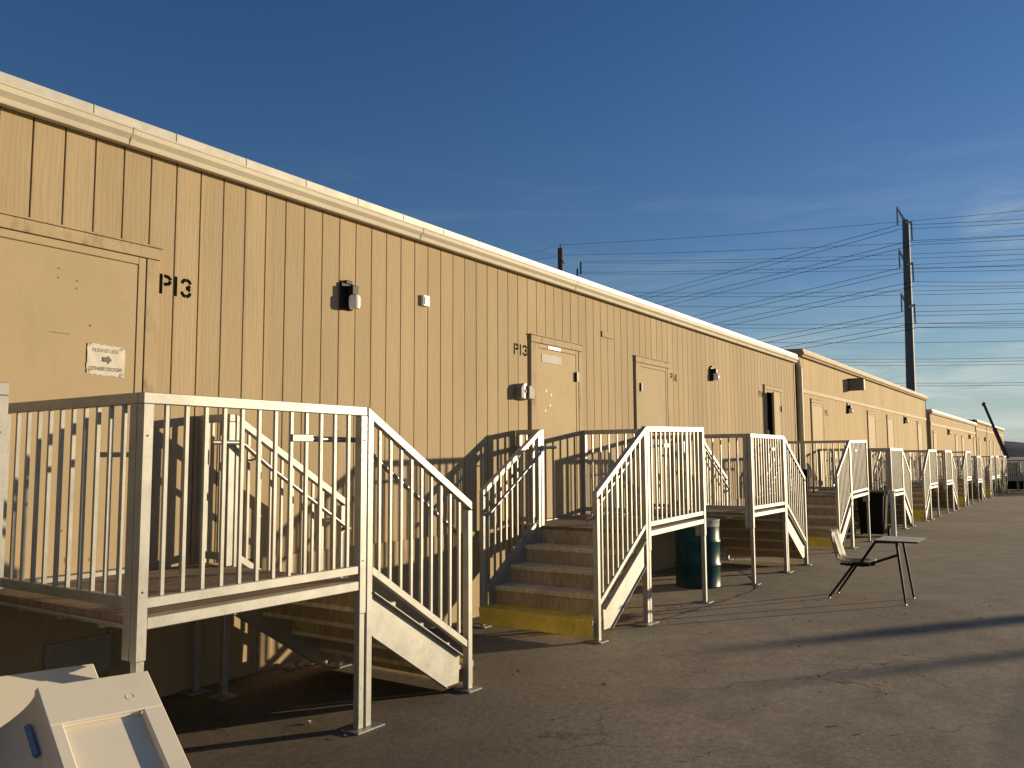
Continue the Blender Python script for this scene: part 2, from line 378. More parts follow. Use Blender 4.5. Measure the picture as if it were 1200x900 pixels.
def building(name, x0, x1, zb, zt, sid, label, doors, gut, roofm, band=None, yback=11, roofz=.16, gap=.0062):
    b = thing(name, (x0, 0, gz(x0)), label, 'building', 'row of portable classroom buildings')
    holes = [(d['x0']-.03, d['x1']+.03, zb, d['zt']+.03) for d in doors if d.get('ajar')]
    w = MB(); siding(w, x0, x1, zb, zt+.07, holes, gap)
    # backing sheet behind the grooves, with the doorways left open
    xs = [x0] + [v for h in holes for v in (h[0], h[1])] + [x1]
    for i in range(0, len(xs), 2): w.box(xs[i], xs[i+1], 0.036, .11, zb-.02, zt+.07)
    for h in holes:
        w.box(h[0], h[1], 0.036, .11, h[3], zt+.07)
    w.box(x0, x0+.1, .1105, yback, zb-.02, zt+.07); w.box(x1-.1, x1, .1105, yback, zb-.02, zt+.07)
    w.box(x0+.1005, x1-.1005, yback-.1, yback, zb-.02, zt+.07)
    w.build('wall', sid, b)
    if band:
        t = MB(); t.box(x0, x1, -.02, -.0005, band-.05, band+.05); t.box(x0, x1, -.03, -.0005, band+.0505, band+.062); t.build('belly_band', M['siding_skirt'], b, bevel=.002)
    s = MB(); x = x0
    while x < x1:
        xe = min(x + 1.2192, x1); s.box(x+.004, xe-.004, .034, .05, gz(x)-.15, zb-.012); x = xe
    s.box(x0, x1, .0505, .08, gz(x1)-.3, zb-.021)
    s.build('skirt', M['siding_skirt'], b)
    fl = MB(); fl.box(x0+.1, x1-.1, .11, yback-.11, zb-.02, zb+.0); fl.build('floor', M['deck'], b)
    r = MB()
    zr = zt + .095
    r.prism([(-.095, zr+.0), (-.095, zr+.085), (yback/2, zr+.085+roofz), (yback+.1, zr+.085), (yback+.1, zr), (.0, zr-.02)], 'x', x0-.02, x1+.02)
    k = 0; x = x0+.3
    while x < x1:                                   # standing seams of the roof sheets
        r.box(x-.004, x+.004, -.0985, -.0955, zr+.002, zr+.086); x += .61
    r.build('roof', roofm, b)
    g = MB(); zg = zt
    prof = [(-.001,zg+.004),(-.078,zg-.004),(-.082,zg+.004),(-.090,zg+.030),(-.112,zg+.052),(-.120,zg+.060),(-.122,zg+.094),(-.128,zg+.096),(-.128,zg+.108),(-.096,zg+.110),(-.096,zg+.094),(-.001,zg+.094)]
    g.prism(prof, 'x', x0-.03, x1+.03)
    x = x0 + 3.0
    while x < x1:
        g.prism([(u*1.02-.0005, v + (.0015 if v > zg+.05 else -.0015)) for u, v in prof[1:9]], 'x', x, x+.035); x += 3.05
    g.build('gutter', gut, b)
    for d in doors:
        dd = dict(d); dd.pop('name', None); o = door(b, **dd)
        if 'sheet' in d and d['sheet']: d['sheet'](o)
    return b
M['bounce_wall'] = paint('bounce_wall', (.70,.62,.49), .7, var=.05, scale=2)  # pale paint for the added bounce wall behind the camera
M['siding_skirt'] = paint('skirt_paint', (.38,.285,.165), .65, var=.10, scale=2, fine=40, stretch=(1,1,.2), dirt=.5, dscale=4)

FL1, FL2, FL3 = .895, .78, .60
B1 = building('classroom_building', -9.0, 19.34, .88, 3.793, M['siding'],
    'tan wood grain classroom building nearest the camera, stencilled P13 and P14', [
    dict(x0=2.375, x1=3.283, zb=.925, zt=2.985), dict(x0=8.445, x1=9.35, zb=.925, zt=2.962, mat='door_light', casing=.11),
    dict(x0=11.25, x1=12.16, zb=.925, zt=2.985, hinge='L'), dict(x0=17.26, x1=18.17, zb=.925, zt=2.985, ajar=9)], M['gutter'], M['roof'])
B2 = building('classroom_building', 19.86, 38.7, FL2-.02, 3.985, M['siding2'],
    'taller cream classroom building, second in the row, with a boxy unit under its eave', [
    dict(x0=x, x1=x+.91, zb=FL2+.03, zt=2.90, mat='door_light', fine=False, trim='trim', casing=.07) for x in (20.82, 27.2, 30.25, 36.45)], M['gutter_tan'], M['gutter_tan'], band=3.20, gap=.006)
B3 = building('classroom_building', 39.9, 58.1, FL3-.02, 3.50, M['siding3'],
    'third classroom building in the row with a white roof edge', [
    dict(x0=x, x1=x+.91, zb=FL3+.03, zt=2.64, mat='door_light', fine=False, casing=.07) for x in (40.6, 48.2, 50.95, 56.8)], M['gutter'], M['roof'], band=3.06)
B4 = building('classroom_building', 58.5, 80.0, FL3-.02, 3.72, M['siding4'],
    'farthest classroom building, at the far end of the row behind the dark boom', [
    dict(x0=x, x1=x+.91, zb=FL3+.03, zt=2.64, mat='door_light', fine=False, casing=.07) for x in (60.0, 67.0, 70.0, 76.5)], M['gutter_tan'], M['roof'], band=3.35)

# unseen building added behind the camera; its sunlit wall bounces light up the yard
b = thing('classroom_building', (-13, -14, 0), 'unseen building added behind the camera, its pale wall bouncing sunlight', 'building')  # added for bounce light, not one of the classroom row
q = MB()
for i in range(118): q.box(-13.0, -12.978, -26+i*.2032+.006, -26+(i+1)*.2032-.006, .02, 4.0)
q.box(-13.2, -13.001, -26.05, -2.0, 0, 4.0); q.box(-22, -13.201, -26.05, -2.0, 0, 4.0); q.build('wall', M['bounce_wall'], b)
q = MB(); q.prism([(-12.85,4.001),(-12.85,4.09),(-17.5,4.35),(-22.2,4.09),(-22.2,4.001)], 'y', -26.2, -1.8)
q.v = [(p[0], p[1], p[2]) for p in q.v]; q.build('roof', M['roof'], b)

# corner strips, downspouts and dark sheets for the shade between the buildings
c = MB(); c.box(19.3405, 19.40, -.012, .08, .55, 3.80); c.build('corner_trim', M['siding_skirt'], B1)
c = MB(); c.box(19.402, 19.8, .06, .09, gz(19), 3.80); c.build('gap_shade_sheet', M['dark'], B1)
d = MB(); d.box(19.59, 19.67, -.115, -.045, gz(19)+.05, 3.70); d.bar((19.63,-.08,3.68), (19.58,-.06,3.80), .07, .1)
for z in (1.2, 2.6): d.box(19.575, 19.685, -.12, -.04, z, z+.03)
d.build('downspout', M['gutter'], B1, bevel=.006)
c = MB(); c.box(19.80, 19.8595, -.02, .1, FL2-.1, 4.03); c.build('corner_trim', M['trim'], B2)
c = MB(); c.box(38.7005, 38.78, -.012, .1, gz(38), 4.03); c.build('corner_trim', M['dark'], B2)
c = MB(); c.box(38.79, 39.88, .3, .33, gz(38), 3.5); c.build('gap_shade_sheet', M['dark'], B2)
c = MB(); c.box(58.1005, 58.4, -.03, .1, gz(58), 3.9); c.build('corner_trim', M['dark'], B3)
# numbers stencilled on the walls
stencil(B1, 'P13', 3.462, 2.822, .135, .138, .024)
stencil(B1, 'P13', 7.955, 2.842, .122, .150, .024)
stencil(B1, 'P14', 12.365, 2.858, .125, .155, .024)
stencil(B1, 'P14', 16.80, 2.858, .125, .150, .024)
stencil(B2, 'P15', 22.02, 2.70, .135, .16, .028)
# louvred vent in the skirt below the first door
v = MB(); v.box(2.78, 3.20, .016, .0335, .27, .50)
for i in range(9): v.bar((2.80, .014, .29+i*.023), (3.18, .014, .29+i*.023), .012, .006)
v.build('vent', M['vent'], B1)
v = MB(); v.box(10.1, 10.43, -.016, -.0005, 3.295, 3.375); v.build('cover_plate', M['siding'], B1, bevel=.002)
# small roof vents along the ridge line side
for b, x, y in ((B2, 21.4, .25), (B2, 23.4, .25), (B2, 30.2, .25), (B2, 32.6, .25), (B1, 18.2, .2), (B1, 2.9, .2), (B1, 7.3, .2)):
    z = (3.985 if b is B2 else 3.793) + .155
    q = MB(); q.lathe([(.02, -.05), (.02, .03), (.045, .03), (.045, .07), (.01, .085)], (x, y, z), 10); q.build('roof_vent', M['black'], b)
# marks on the two nearest doors
q = MB()
for (x, z, r) in ((2.74, 2.86, .006), (2.74, 2.80, .006), (2.86, 2.80, .006), (2.86, 2.75, .006), (2.96, 2.52, .008), (2.83, 1.2, .007)):
    q.lathe([(r*.2, 0), (r, .0005)], (0,0,0), 8); n = 16
    q.v[-n:] = [(x + p[0], -.0212 - (.0006 if i < 8 else 0), z + p[1]) for i, p in enumerate(q.v[-n:])]
q.box(2.70, 2.83, -.0215, -.0195, 2.445, 2.449)
D1 = [o for o in B1.children if o.name.startswith('door')]
D1.sort(key=lambda o: min(v.co.x for v in o.data.vertices))
q.build('screw_hole', M['greyink'], D1[0])
q = MB()
for i in range(3):
    x = 2.75 + i*.13 + random.uniform(-.03,.03); z = .985 + random.uniform(0,.05); r = random.uniform(.006,.016)
    q.add([(x + r*math.cos(k)*random.uniform(.6,1.1), -.0214, z + r*math.sin(k)*random.uniform(.8,1.5)) for k in [j*1.047 for j in range(6)]], [(0,1,2,3,4,5)])
q.build('rust_spot', M['rust'], D1[0], fixn=False)
q = MB(); q.box(8.66, 8.95, -.031, -.0255, 2.972, 3.006); q.build('white_sticker', M['white'], D1[1])
q = MB(); q.box(8.52, 8.985, -.025, -.0203, 2.80, 2.90); q.build('name_plate', M['greybox'], D1[1])
q = MB(); q.box(9.325, 9.375, -.052, -.0255, 2.62, 2.74); q.build('strike_plate', M['black'], D1[1])
q = MB(); q.box(11.235, 11.275, -.049, -.0255, 2.62, 2.74); q.build('strike_plate', M['black'], D1[2])
q = MB()
for x, z in ((8.62,2.44),(8.74,2.40),(8.71,2.27),(8.60,2.2)): q.box(x, x+.011, -.0212, -.0195, z, z+.026)
q.build('chipped_paint', M['white'], D1[1])
q = MB(); q.box(18.12, 18.16, -.075, -.045, 2.62, 2.74); q.build('closer', M['black'], D1[3])
q = MB(); q.box(17.19, 17.235, -.06, -.0255, 1.95, 2.2); q.build('latch_plate', M['white'], D1[3])

# ------------------------------------------------------------------ things fixed on the walls
def wall_lamp(x, z, label, s=1.0):
    t = thing('wall_lamp', (x, 0, z), label, 'wall lamp', 'wall lamps beside the classroom doors')
    h = MB(); h.box(x-.10*s, x+.05*s, -.030, -.001, z-.13*s, z+.11*s); h.box(x-.035*s, x+.045*s, -.10, -.0295, z+.0*s, z+.085*s)
    h.box(x-.055*s, x+.03*s, -.04, -.001, z+.1005*s, z+.135*s)
    h.build('housing', M['black'], t, bevel=.006)
    g = MB(); g.lathe([(.012*s,-.125*s),(.045*s,-.12*s),(.052*s,-.09*s),(.052*s,-.02*s),(.04*s,-.001)], (x+.01, -.082, z), 16); g.build('globe', M['globe'], t, smooth=40)
    return t
wall_lamp(5.30, 3.09, 'black wall lamp with white globe right of the first P13 stencil', 1.0)
wall_lamp(14.2, 3.12, 'black wall lamp with white globe between the P14 door and the open door', 1.0)
wall_lamp(24.55, 2.99, 'black wall lamp under the boxy unit on the cream building', 1.1)
wall_lamp(33.5, 3.0, 'black wall lamp between the last two doors of the cream building', 1.1)
wall_lamp(45.4, 2.85, 'nearer of two wall lamps on the third building', 1.2)
wall_lamp(54.4, 2.80, 'farther of two wall lamps on the third building', 1.2)
wall_lamp(63.6, 2.80, 'wall lamp on the farthest building beside the dark boom', 1.2)
b = MB(); b.box(6.31, 6.405, -.035, -.001, 3.155, 3.262); b.box(6.325, 6.39, -.042, -.0352, 3.17, 3.247)
tag(b.build('junction_box', M['white'], bevel=.003), 'small white box mounted alone high on the tan siding', 'junction box')
t = thing('intercom_box', (8.1, 0, 2.40), 'weathered grey and white box on the wall left of the second P13 door', 'intercom')
q = MB(); q.prism([(7.955,2.325),(8.035,2.325),(8.035,2.505),(7.99,2.49),(7.955,2.45)], 'y', -.10, -.001); q.prism([(8.115,2.325),(8.235,2.325),(8.235,2.44),(8.20,2.475),(8.15,2.49),(8.115,2.475)], 'y', -.105, -.001)
q.build('casing', M['greybox'], t, bevel=.008)
q = MB(); q.box(8.0355, 8.1145, -.075, -.001, 2.325, 2.505); q.build('faceplate', M['white'], t, bevel=.006)
q = MB(); q.box(8.07, 8.09, -.085, -.0755, 2.40, 2.43); q.build('button', M['black'], t)
q = MB(); q.box(24.72, 24.90, -.42, -.001, 3.50, 3.82); q.box(24.70, 24.92, -.45, -.001, 3.821, 3.84)
tag(q.build('wall_unit', M['greybox'], bevel=.008), 'grey box unit under the eave of the cream building', 'wall unit')

# the torn paper notice on the first door
def text(parent, body, x, z, size, mat, y, ax=1.0):
    cu = bpy.data.curves.new('lettering', 'FONT'); cu.body = body; cu.size = size; cu.align_x = 'CENTER'; cu.extrude = .0002
    o = bpy.data.objects.new('lettering', cu); COL.objects.link(o); o.parent = parent
    o.location = Vector((x, y, z)) - parent.location; o.rotation_euler = (R(90), 0, 0); o.scale = (ax, 1, 1)
    cu.materials.append(mat)
    bpy.context.view_layer.update()
    me = bpy.data.meshes.new_from_object(o.evaluated_get(bpy.context.evaluated_depsgraph_get()))
    k = bpy.data.objects.new('lettering', me); COL.objects.link(k); k.parent = parent
    k.location, k.rotation_euler, k.scale = o.location, o.rotation_euler, o.scale
    bpy.data.objects.remove(o); k.name = 'lettering'; return k
pt = thing('paper_notice', (3.07, -.021, 2.31), 'crinkled white paper notice with arrow taped to the nearest door', 'notice')
m = MB(); nx, nz = 14, 10; x0, x1, z0, z1 = 2.945, 3.208, 2.205, 2.407
vs = []
for i in range(nx+1):
    for j in range(nz+1):
        u, v = i/nx, j/nz
        ed = min(u, 1-u, v, 1-v)
        jag = random.uniform(-.004,.004) if ed == 0 else 0
        y = -.0225 - .004*abs(math.sin(u*7+v*3))*math.sin(v*3.1)*.8 - random.uniform(0,.0012)
        vs.append((x0+(x1-x0)*u + (jag if u in (0,1) else 0), y, z0+(z1-z0)*v - .012*u + (jag if v in (0,1) else 0)))
m.add(vs, [(i*(nz+1)+j, (i+1)*(nz+1)+j, (i+1)*(nz+1)+j+1, i*(nz+1)+j+1) for i in range(nx) for j in range(nz)])
m.build('sheet', M['paper'], pt, smooth='all')
text(pt, 'OTHER DOOR', 3.075, 2.230, .035, M['greyink'], -.0292)
text(pt, 'PLEASE USE', 3.075, 2.352, .035, M['faded'], -.0292)
a = MB(); a.prism([(3.05,2.292),(3.085,2.289),(3.085,2.275),(3.112,2.303),(3.085,2.333),(3.085,2.319),(3.05,2.321)], 'y', -.0296, -.0292); a.build('arrow', M['greyink'], pt)
for x, z in ((2.962,2.395),(3.188,2.383),(2.962,2.222),(3.188,2.208)):
    a = MB(); a.tube([(x+.009*math.cos(i*.9), -.030, z+.010*math.sin(i*.9)) for i in range(6)], .0016, 5); a.build('tape_ring', M['greyink'], pt)

# ------------------------------------------------------------------ stair platforms
YO, YI = -1.6232, -.335
PS = .055
def platform(x0, x1, side, floor, label, detail=True, shear=0.0, grp='aluminium stair platforms along the classrooms'):
    """x0..x1 are the corner post centres; stairs run off on side 'R' or 'L'"""
    xs, xn, sg = (x1, x0, 1) if side == 'R' else (x0, x1, -1)
    W = abs(xs - xn)
    root = thing('stair_platform', ((x0+x1)/2, -.8, gz((x0+x1)/2)), label, 'stair platform', grp)
    g = lambda x: gz(x)
    def T(x, y, z):
        if not shear: return (x, y, z)
        f = max(0, min(1, (z - .1)/.5)); q = max(0, (xs - x)*sg)
        return (x, y, z + shear*q/W*f)
    top, tr = floor + 1.07, .055
    bv = .004 if detail else 0
    B = lambda mb, nm, mat, par=root, bev=bv, **k: mb.build(nm, M[mat], par, bevel=bev, T=T, **k)
    # deck
    d = MB(); ny = 11; yy = [(-.03) + (YO+.032+.03)*i/ny for i in range(ny+1)]
    for i in range(ny): d.box(x0-.01, x1+.01, yy[i+1]+.0025, yy[i]-.0025, floor-.035, floor)
    B(d, 'deck', 'deck', bev=0)
    f = MB()
    f.box(x0+PS/2+.001, x1-PS/2-.001, YO-.022, YO+.030, floor-.058, floor-.0005)
    for x in (x0, x1): f.box(x-.022, x+.022, YO+.031, -.03, floor-.058, floor-.0365)
    for y in (-.45, -.85, -1.25): f.box(x0+.023, x1-.023, y-.02, y+.02, floor-.09, floor-.0365)
    f.box(x0+.023, x1-.023, -.07, -.03, floor-.09, floor-.0365)
    B(f, 'frame', 'alu')
    # legs, each a square tube with a base plate
    def leg(x, y, ztop, s=.045):
        l = MB(); l.box(x-s/2, x+s/2, y-s/2, y+s/2, g(x)+.012, ztop); l.box(x-.075, x+.075, y-.075, y+.075, g(x)+.001, g(x)+.0125)
        return B(l, 'leg', 'alu', bev=.003 if detail else 0)
    leg(xn, YO, floor-.2); leg(xs - sg*.0, YO, floor-.2); leg(xn, -.09, floor-.06); leg(xs, YI, floor-.06); leg(xs - sg*.03, -.06, floor-.06)
    def balusters(par, pts):
        if detail:
            for (x, y, za, zb) in pts:
                q = MB(); q.box(x-.0095, x+.0095, y-.0095, y+.0095, za, zb); B(q, 'baluster', 'alu', par, 0)
    def level(p, q, posts=(True, True), nm='railing'):
        p, q = Vector(p), Vector(q); L = (q-p).length; u = (q-p)/L
        r = MB()
        for k, on in zip((p, q), posts):
            if on: r.box(k.x-PS/2, k.x+PS/2, k.y-PS/2, k.y+PS/2, floor-.20 if k.y < -1 else floor+.001, top - tr - .0005)
        e = u*PS/2
        r.bar(p - e + Vector((0,0,top-tr/2)), q + e + Vector((0,0,top-tr/2)), .05, tr)
        e2 = u*(PS/2+.0005)
        r.bar(p + e2 + Vector((0,0,floor+.066)), q - e2 + Vector((0,0,floor+.066)), .04, .05)
        n = max(1, round(L/.113)); pts = []
        for i in range(1, n):
            c = p + u*(L*i/n); pts.append((c.x, c.y, floor+.0915, top-tr-.001))
        if not detail:
            for (x, y, za, zb) in pts: r.box(x-.0095, x+.0095, y-.0095, y+.0095, za, zb)
        if detail:                                # bolt heads on the front faces
            for k in (p, q):
                if k.y < -1:
                    for z in (floor+.86, floor+.12):
                        r.lathe([(.006,0),(.006,.006)], (0,0,0), 6); n6 = 12
                        r.v[-n6:] = [(k.x+a, k.y-PS/2-b2, z+c2) for (a, c2, b2) in r.v[-n6:]]
        o = B(r, nm, 'alu'); balusters(o, pts); return o
    fr = level((xn, YO, 0), (xs, YO, 0))
    level((xn, YO+.062, 0), (xn, -.045, 0))
    level((xs, YI, 0), (xs, -.045, 0))
    # stairs
    rise = floor/5 ; run = .28
    ya, yb = YO+.0075, YI-.0075
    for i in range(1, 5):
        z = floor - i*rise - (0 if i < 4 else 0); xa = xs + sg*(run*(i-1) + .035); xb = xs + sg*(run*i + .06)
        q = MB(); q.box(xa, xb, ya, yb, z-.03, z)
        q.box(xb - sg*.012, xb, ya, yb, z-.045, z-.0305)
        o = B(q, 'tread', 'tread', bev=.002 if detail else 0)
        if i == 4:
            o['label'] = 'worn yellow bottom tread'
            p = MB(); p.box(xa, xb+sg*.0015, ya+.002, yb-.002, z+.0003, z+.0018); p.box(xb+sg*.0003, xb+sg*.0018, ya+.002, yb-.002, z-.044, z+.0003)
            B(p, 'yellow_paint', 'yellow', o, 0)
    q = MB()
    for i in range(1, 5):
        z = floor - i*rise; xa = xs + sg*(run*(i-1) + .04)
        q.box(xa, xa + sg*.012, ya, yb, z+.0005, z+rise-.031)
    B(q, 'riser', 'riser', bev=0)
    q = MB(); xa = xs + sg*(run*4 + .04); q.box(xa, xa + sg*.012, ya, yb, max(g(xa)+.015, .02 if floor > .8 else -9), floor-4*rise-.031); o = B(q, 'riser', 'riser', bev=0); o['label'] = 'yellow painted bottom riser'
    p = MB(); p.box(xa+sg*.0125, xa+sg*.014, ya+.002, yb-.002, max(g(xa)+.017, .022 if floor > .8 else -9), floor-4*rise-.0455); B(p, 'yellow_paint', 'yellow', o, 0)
    for y, o in ((YO, -1), (YI, 1)):
        q = MB(); poly = [(.095,-.09),(1.0,-.645),(.99,-.83),(.845,-.83),(.095,-.35)]
        bot = g(xs+sg*.9)+.03
        if o == 1: poly[0] = (.095, -.035); poly[1] = (1.0, -.59)
        poly = [(xs + sg*u, max(floor+w, bot)) for u, w in poly]
        q.prism(poly, 'y', y-.006, y+.006)
        # top and bottom flanges of the channel
        q.bar((poly[0][0], y+o*.016, poly[0][1]+.006), (poly[1][0], y+o*.016, poly[1][1]+.006), .045, .010)
        q.bar((poly[4][0], y+o*.010, poly[4][1]-.004), (poly[3][0], y+o*.010, poly[3][1]-.004), .032, .008)
        B(q, 'stringer', 'alu', bev=.002 if detail else 0)
        # stair rail
        ux, nx_ = xs + sg*.062, xs + sg*1.10
        sl = .62; zt0 = top; zt1 = top - sl*(1.10-.062)
        r = MB()
        up = PS*.93
        r.box(ux-up/2, ux+up/2, y-up/2, y+up/2, (g(ux)+.012 if y == YO else floor-.2), top-tr-.001)
        if y == YO: r.box(ux-.075+sg*.0755, ux+.075+sg*.0755-sg*.05, y-.075, y+.075, g(ux)+.001, g(ux)+.0125)
        r.box(nx_-up/2, nx_+up/2, y-up/2, y+up/2, g(nx_)+.012, zt1-tr-.0)
        r.box(nx_-.075, nx_+.075, y-.075, y+.075, g(nx_)+.001, g(nx_)+.0125)
        r.bar((ux-sg*up/2, y, zt0-tr/2+sl*up/2*0), (nx_+sg*up/2, y, zt1-tr/2), .05, tr*1.12)
        b0, b1 = floor+.052, floor+.052-.605*(1.10-.062)
        r.bar((ux+sg*(up/2+.0005), y, b0), (nx_-sg*(up/2+.0005), y, b1), .04, .056)
        n = 10; pts = []
        for i in range(1, n):
            x = ux + (nx_-ux)*i/n; k = i/n
            pts.append((x, y, b0+(b1-b0)*k+.025, zt0+(zt1-zt0)*k-tr-.002))
        if not detail:
            for (x, yy_, za, zb) in pts: r.box(x-.0095, x+.0095, yy_-.0095, yy_+.0095, za, zb)
        ro = B(r, 'stair_railing', 'alu'); balusters(ro, pts)
        # handrail pipe on the stair side, with its level run onto the landing
        yp = y - o*.075; zp = top - .205
        pts = [(xs-sg*(.42 if o < 0 else .20), yp, zp), (xs+sg*.02, yp, zp), (xs+sg*.07, yp, zp-.015)]
        for k in (.2, .5, .8, .97): pts.append((ux + (nx_-ux)*k, yp, zp - .03 - sl*(1.04)*k))
        e = Vector(pts[-1]); pts += [(e.x+sg*.05, yp, e.z-.03), (e.x+sg*.075, yp+o*.02, e.z-.02), (e.x+sg*.06, yp+o*.07, e.z-.005)]
        h = MB(); h.tube(pts, .017, 8 if detail else 5)
        for k in (.12, .85):
            bx = ux + (nx_-ux)*k; bz = zp - .03 - sl*1.04*k
            h.tube([(bx, yp, bz), (bx, y+.0*o, bz-.02)], .008, 6)
        B(h, 'handrail', 'steel', bev=0, smooth=50)
    if detail:
        q = MB(); xm = xs - sg*.49; q.box(xm-.08, xm+.08, YO-.0185, YO-.0105, top-.225, top-.182); q.box(xm+sg*.05, xm+sg*.07, YO-.0104, YO+.075, top-.215, top-.195)
        B(q, 'bracket', 'alu')
    return root

G = 'stair platforms'
platform(.22, 1.695, 'L', FL1, 'aluminium platform at the left edge of the photo, only its corner post showing', True)
platform(2.362, 3.832, 'R', FL1, 'nearest full stair platform, before the door with the paper notice, steps facing right')
platform(7.985, 9.505, 'L', FL1, 'stair platform before the second P13 door, yellow bottom step facing the camera', shear=.035)
platform(11.262, 12.735, 'R', FL1, 'stair platform right of the green drum, before the P14 door')
platform(17.12, 18.60, 'L', FL1, 'stair platform before the open dark doorway, left of the black bins', shear=.03)
platform(21.22, 22.70, 'R', FL2, 'first stair platform of the cream building, just right of the black bins', False)
platform(27.10, 28.58, 'L', FL2, 'second stair platform of the cream building', False)
platform(30.6, 32.08, 'R', FL2, 'third stair platform of the cream building', False)
platform(36.5, 37.98, 'L', FL2, 'last stair platform of the cream building', False)
platform(40.4, 41.9, 'R', FL3, 'first stair platform of the third building', False)
platform(46.9, 48.4, 'L', FL3, 'second stair platform of the third building', False)
platform(49.6, 51.1, 'R', FL3, 'third stair platform of the third building', False)
platform(55.0, 56.5, 'L', FL3, 'last stair platform of the third building, beside the far ramp', False)

# ramp rail across the far end of the yard
rt = thing('access_ramp', (59.6, -3.5, gz(59.6)), 'railed aluminium ramp crossing the far end of the yard', 'ramp')
d = MB(); d.box(58.9, 60.4, -9.0, -1.3, gz(59.6)+.62, gz(59.6)+.72); d.build('deck', M['alu'], rt)
for i in range(5):
    l = MB(); y = -2.0 - i*1.6; l.box(58.92, 58.98, y-.03, y+.03, gz(59)-.02, gz(59)+.619); l.box(60.3, 60.36, y-.03, y+.03, gz(60)-.02, gz(60)+.61); l.build('leg', M['alu'], rt)
for x in (58.95, 60.35):
    r = MB(); zf = gz(59.6)+.72
    r.bar((x,-9,zf+1.12), (x,-1.3,zf+1.12), .05, .07); r.bar((x,-9,zf+.07), (x,-1.3,zf+.07), .04, .06)
    for i in range(66): y = -1.38 - i*.115; r.box(x-.02, x+.02, y-.02, y+.02, zf+.101, zf+1.084)
    for i in range(5): y = -1.33 - i*1.6; r.box(x-.036, x+.036, y-.036, y+.036, zf-.1, zf+1.084)
    r.build('railing', M['alu'], rt)

# ------------------------------------------------------------------ loose things in the yard
# green steel drum
bx, by = 10.72, -1.06; bz = gz(bx); br = .292
t = thing('steel_drum', (bx, by, bz), 'dark green steel drum with whitish top band under the platforms', 'drum')
prof = [(.27,.002),(br,.004),(br+.006,.012),(br,.022),(br-.002,.26),(br+.012,.285),(br+.012,.30),(br-.002,.325),(br-.002,.56),(br+.012,.585),(br+.012,.60),(br-.002,.625),(br-.002,.788)]
m = MB(); m.lathe(prof, (bx,by,bz), 48, False); m.build('body', M['drum'], t, smooth=50)
m = MB(); m.lathe([(br-.001,.7885),(br,.85),(br+.008,.862),(br+.008,.876),(br-.012,.88),(br-.02,.868),(.01,.866)], (bx,by,bz), 48); m.build('lid_band', M['drumtop'], t, smooth=50)

# student desk with its chair: one welded frame; sitter faces away from the wall
dx, dy = 10.80, -3.2; dz = gz(dx)
t = thing('student_desk', (dx, dy, dz), 'old one piece school desk with attached chair alone on the asphalt', 'school desk')
def Pd(u, v, z): return (dx+u, dy+v, dz+z)          # u along the wall, v towards the wall
def rrect(u0, u1, v0, v1, r, n=4):
    o = []
    for cx, cy, a in ((u1-r, v1-r, 0), (u0+r, v1-r, 90), (u0+r, v0+r, 180), (u1-r, v0+r, 270)):
        for i in range(n+1): o.append((dx+cx+r*math.cos(R(a+90*i/n)), dy+cy+r*math.sin(R(a+90*i/n))))
    return o
m = MB(); m.prism(rrect(-.31, .33, -.56, -.10, .03), 'z', dz+.705, dz+.725); m.build('desktop', M['laminate'], t, bevel=.003)
m = MB(); m.prism(rrect(-.318, .338, -.568, -.092, .035), 'z', dz+.707, dz+.7225); m.build('edge_band', M['blackplastic'], t)
# seat shell: one curved sheet, backrest towards the wall
m = MB(); prof = [(-.02,.405),(-.01,.43),(.08,.435),(.20,.425),(.30,.43),(.355,.455),(.385,.50),(.405,.57),(.425,.65),(.445,.74),(.455,.80)]
nu = 10; vs = []; fs = []
for i, (v, z) in enumerate(prof):
    hw = .205 if i < 6 else .205 - .02*(i-6)/4
    if i == len(prof)-1: hw = .15
    for j in range(nu+1):
        a = j/nu*2-1; dish = .022*(a*a) if i < 6 else 0; back = -.045*(a*a) if i >= 6 else -.02*(a*a)*(i/6)
        vs.append(Pd(a*hw, v+back, z+dish))
for i in range(len(prof)-1):
    for j in range(nu):
        if i == 6 and 4 <= j <= 5 or (i == 7 and 4 <= j <= 5): continue     # hand slot in the backrest
        fs.append((i*(nu+1)+j, i*(nu+1)+j+1, (i+1)*(nu+1)+j+1, (i+1)*(nu+1)+j))
m.add(vs, fs); o = m.build('seat_shell', M['seat'], t, smooth='all'); sd = o.modifiers.new('thick', 'SOLIDIFY'); sd.thickness = .013; sd.offset = 0
r_ = .0155
def leg_(a, b):
    q = MB(); q.tube([Pd(*a), Pd(*b)], r_, 8, r_*.8); o = q.build('leg', M['black'], t, smooth=50)
    q = MB(); e = Vector(b); q.lathe([(.012,0),(.015,.004),(.011,.016),(.010,.022)], (dx+b[0], dy+b[1], dz), 10); q.build('glide', M['chrome'], o, smooth=50)
leg_((-.13, .17, .41), (-.19, .45, .018)); leg_((.15, .17, .41), (.26, .45, .018))
leg_((-.19, -.32, .705), (-.25, -.40, .018)); leg_((.22, -.32, .705), (.30, -.40, .018))
m = MB()
m.tube([Pd(-.27,-.12,.70), Pd(-.27,-.10,.69), Pd(-.19,.08,.44), Pd(-.15,.16,.41), Pd(-.13,.32,.41)], r_, 8)
m.tube([Pd(-.13,.25,.405), Pd(-.13,.05,.405), Pd(-.19,-.32,.55), Pd(-.205,-.335,.56)], r_, 8)
m.tube([Pd(.15,.25,.405), Pd(.13,.05,.405), Pd(-.10,-.05,.42), Pd(-.13,.05,.405)], r_, 8)
m.tube([Pd(-.13,.25,.40), Pd(.15,.25,.40)], r_, 8); m.tube([Pd(-.13,.08,.40), Pd(.15,.08,.40)], r_, 8)
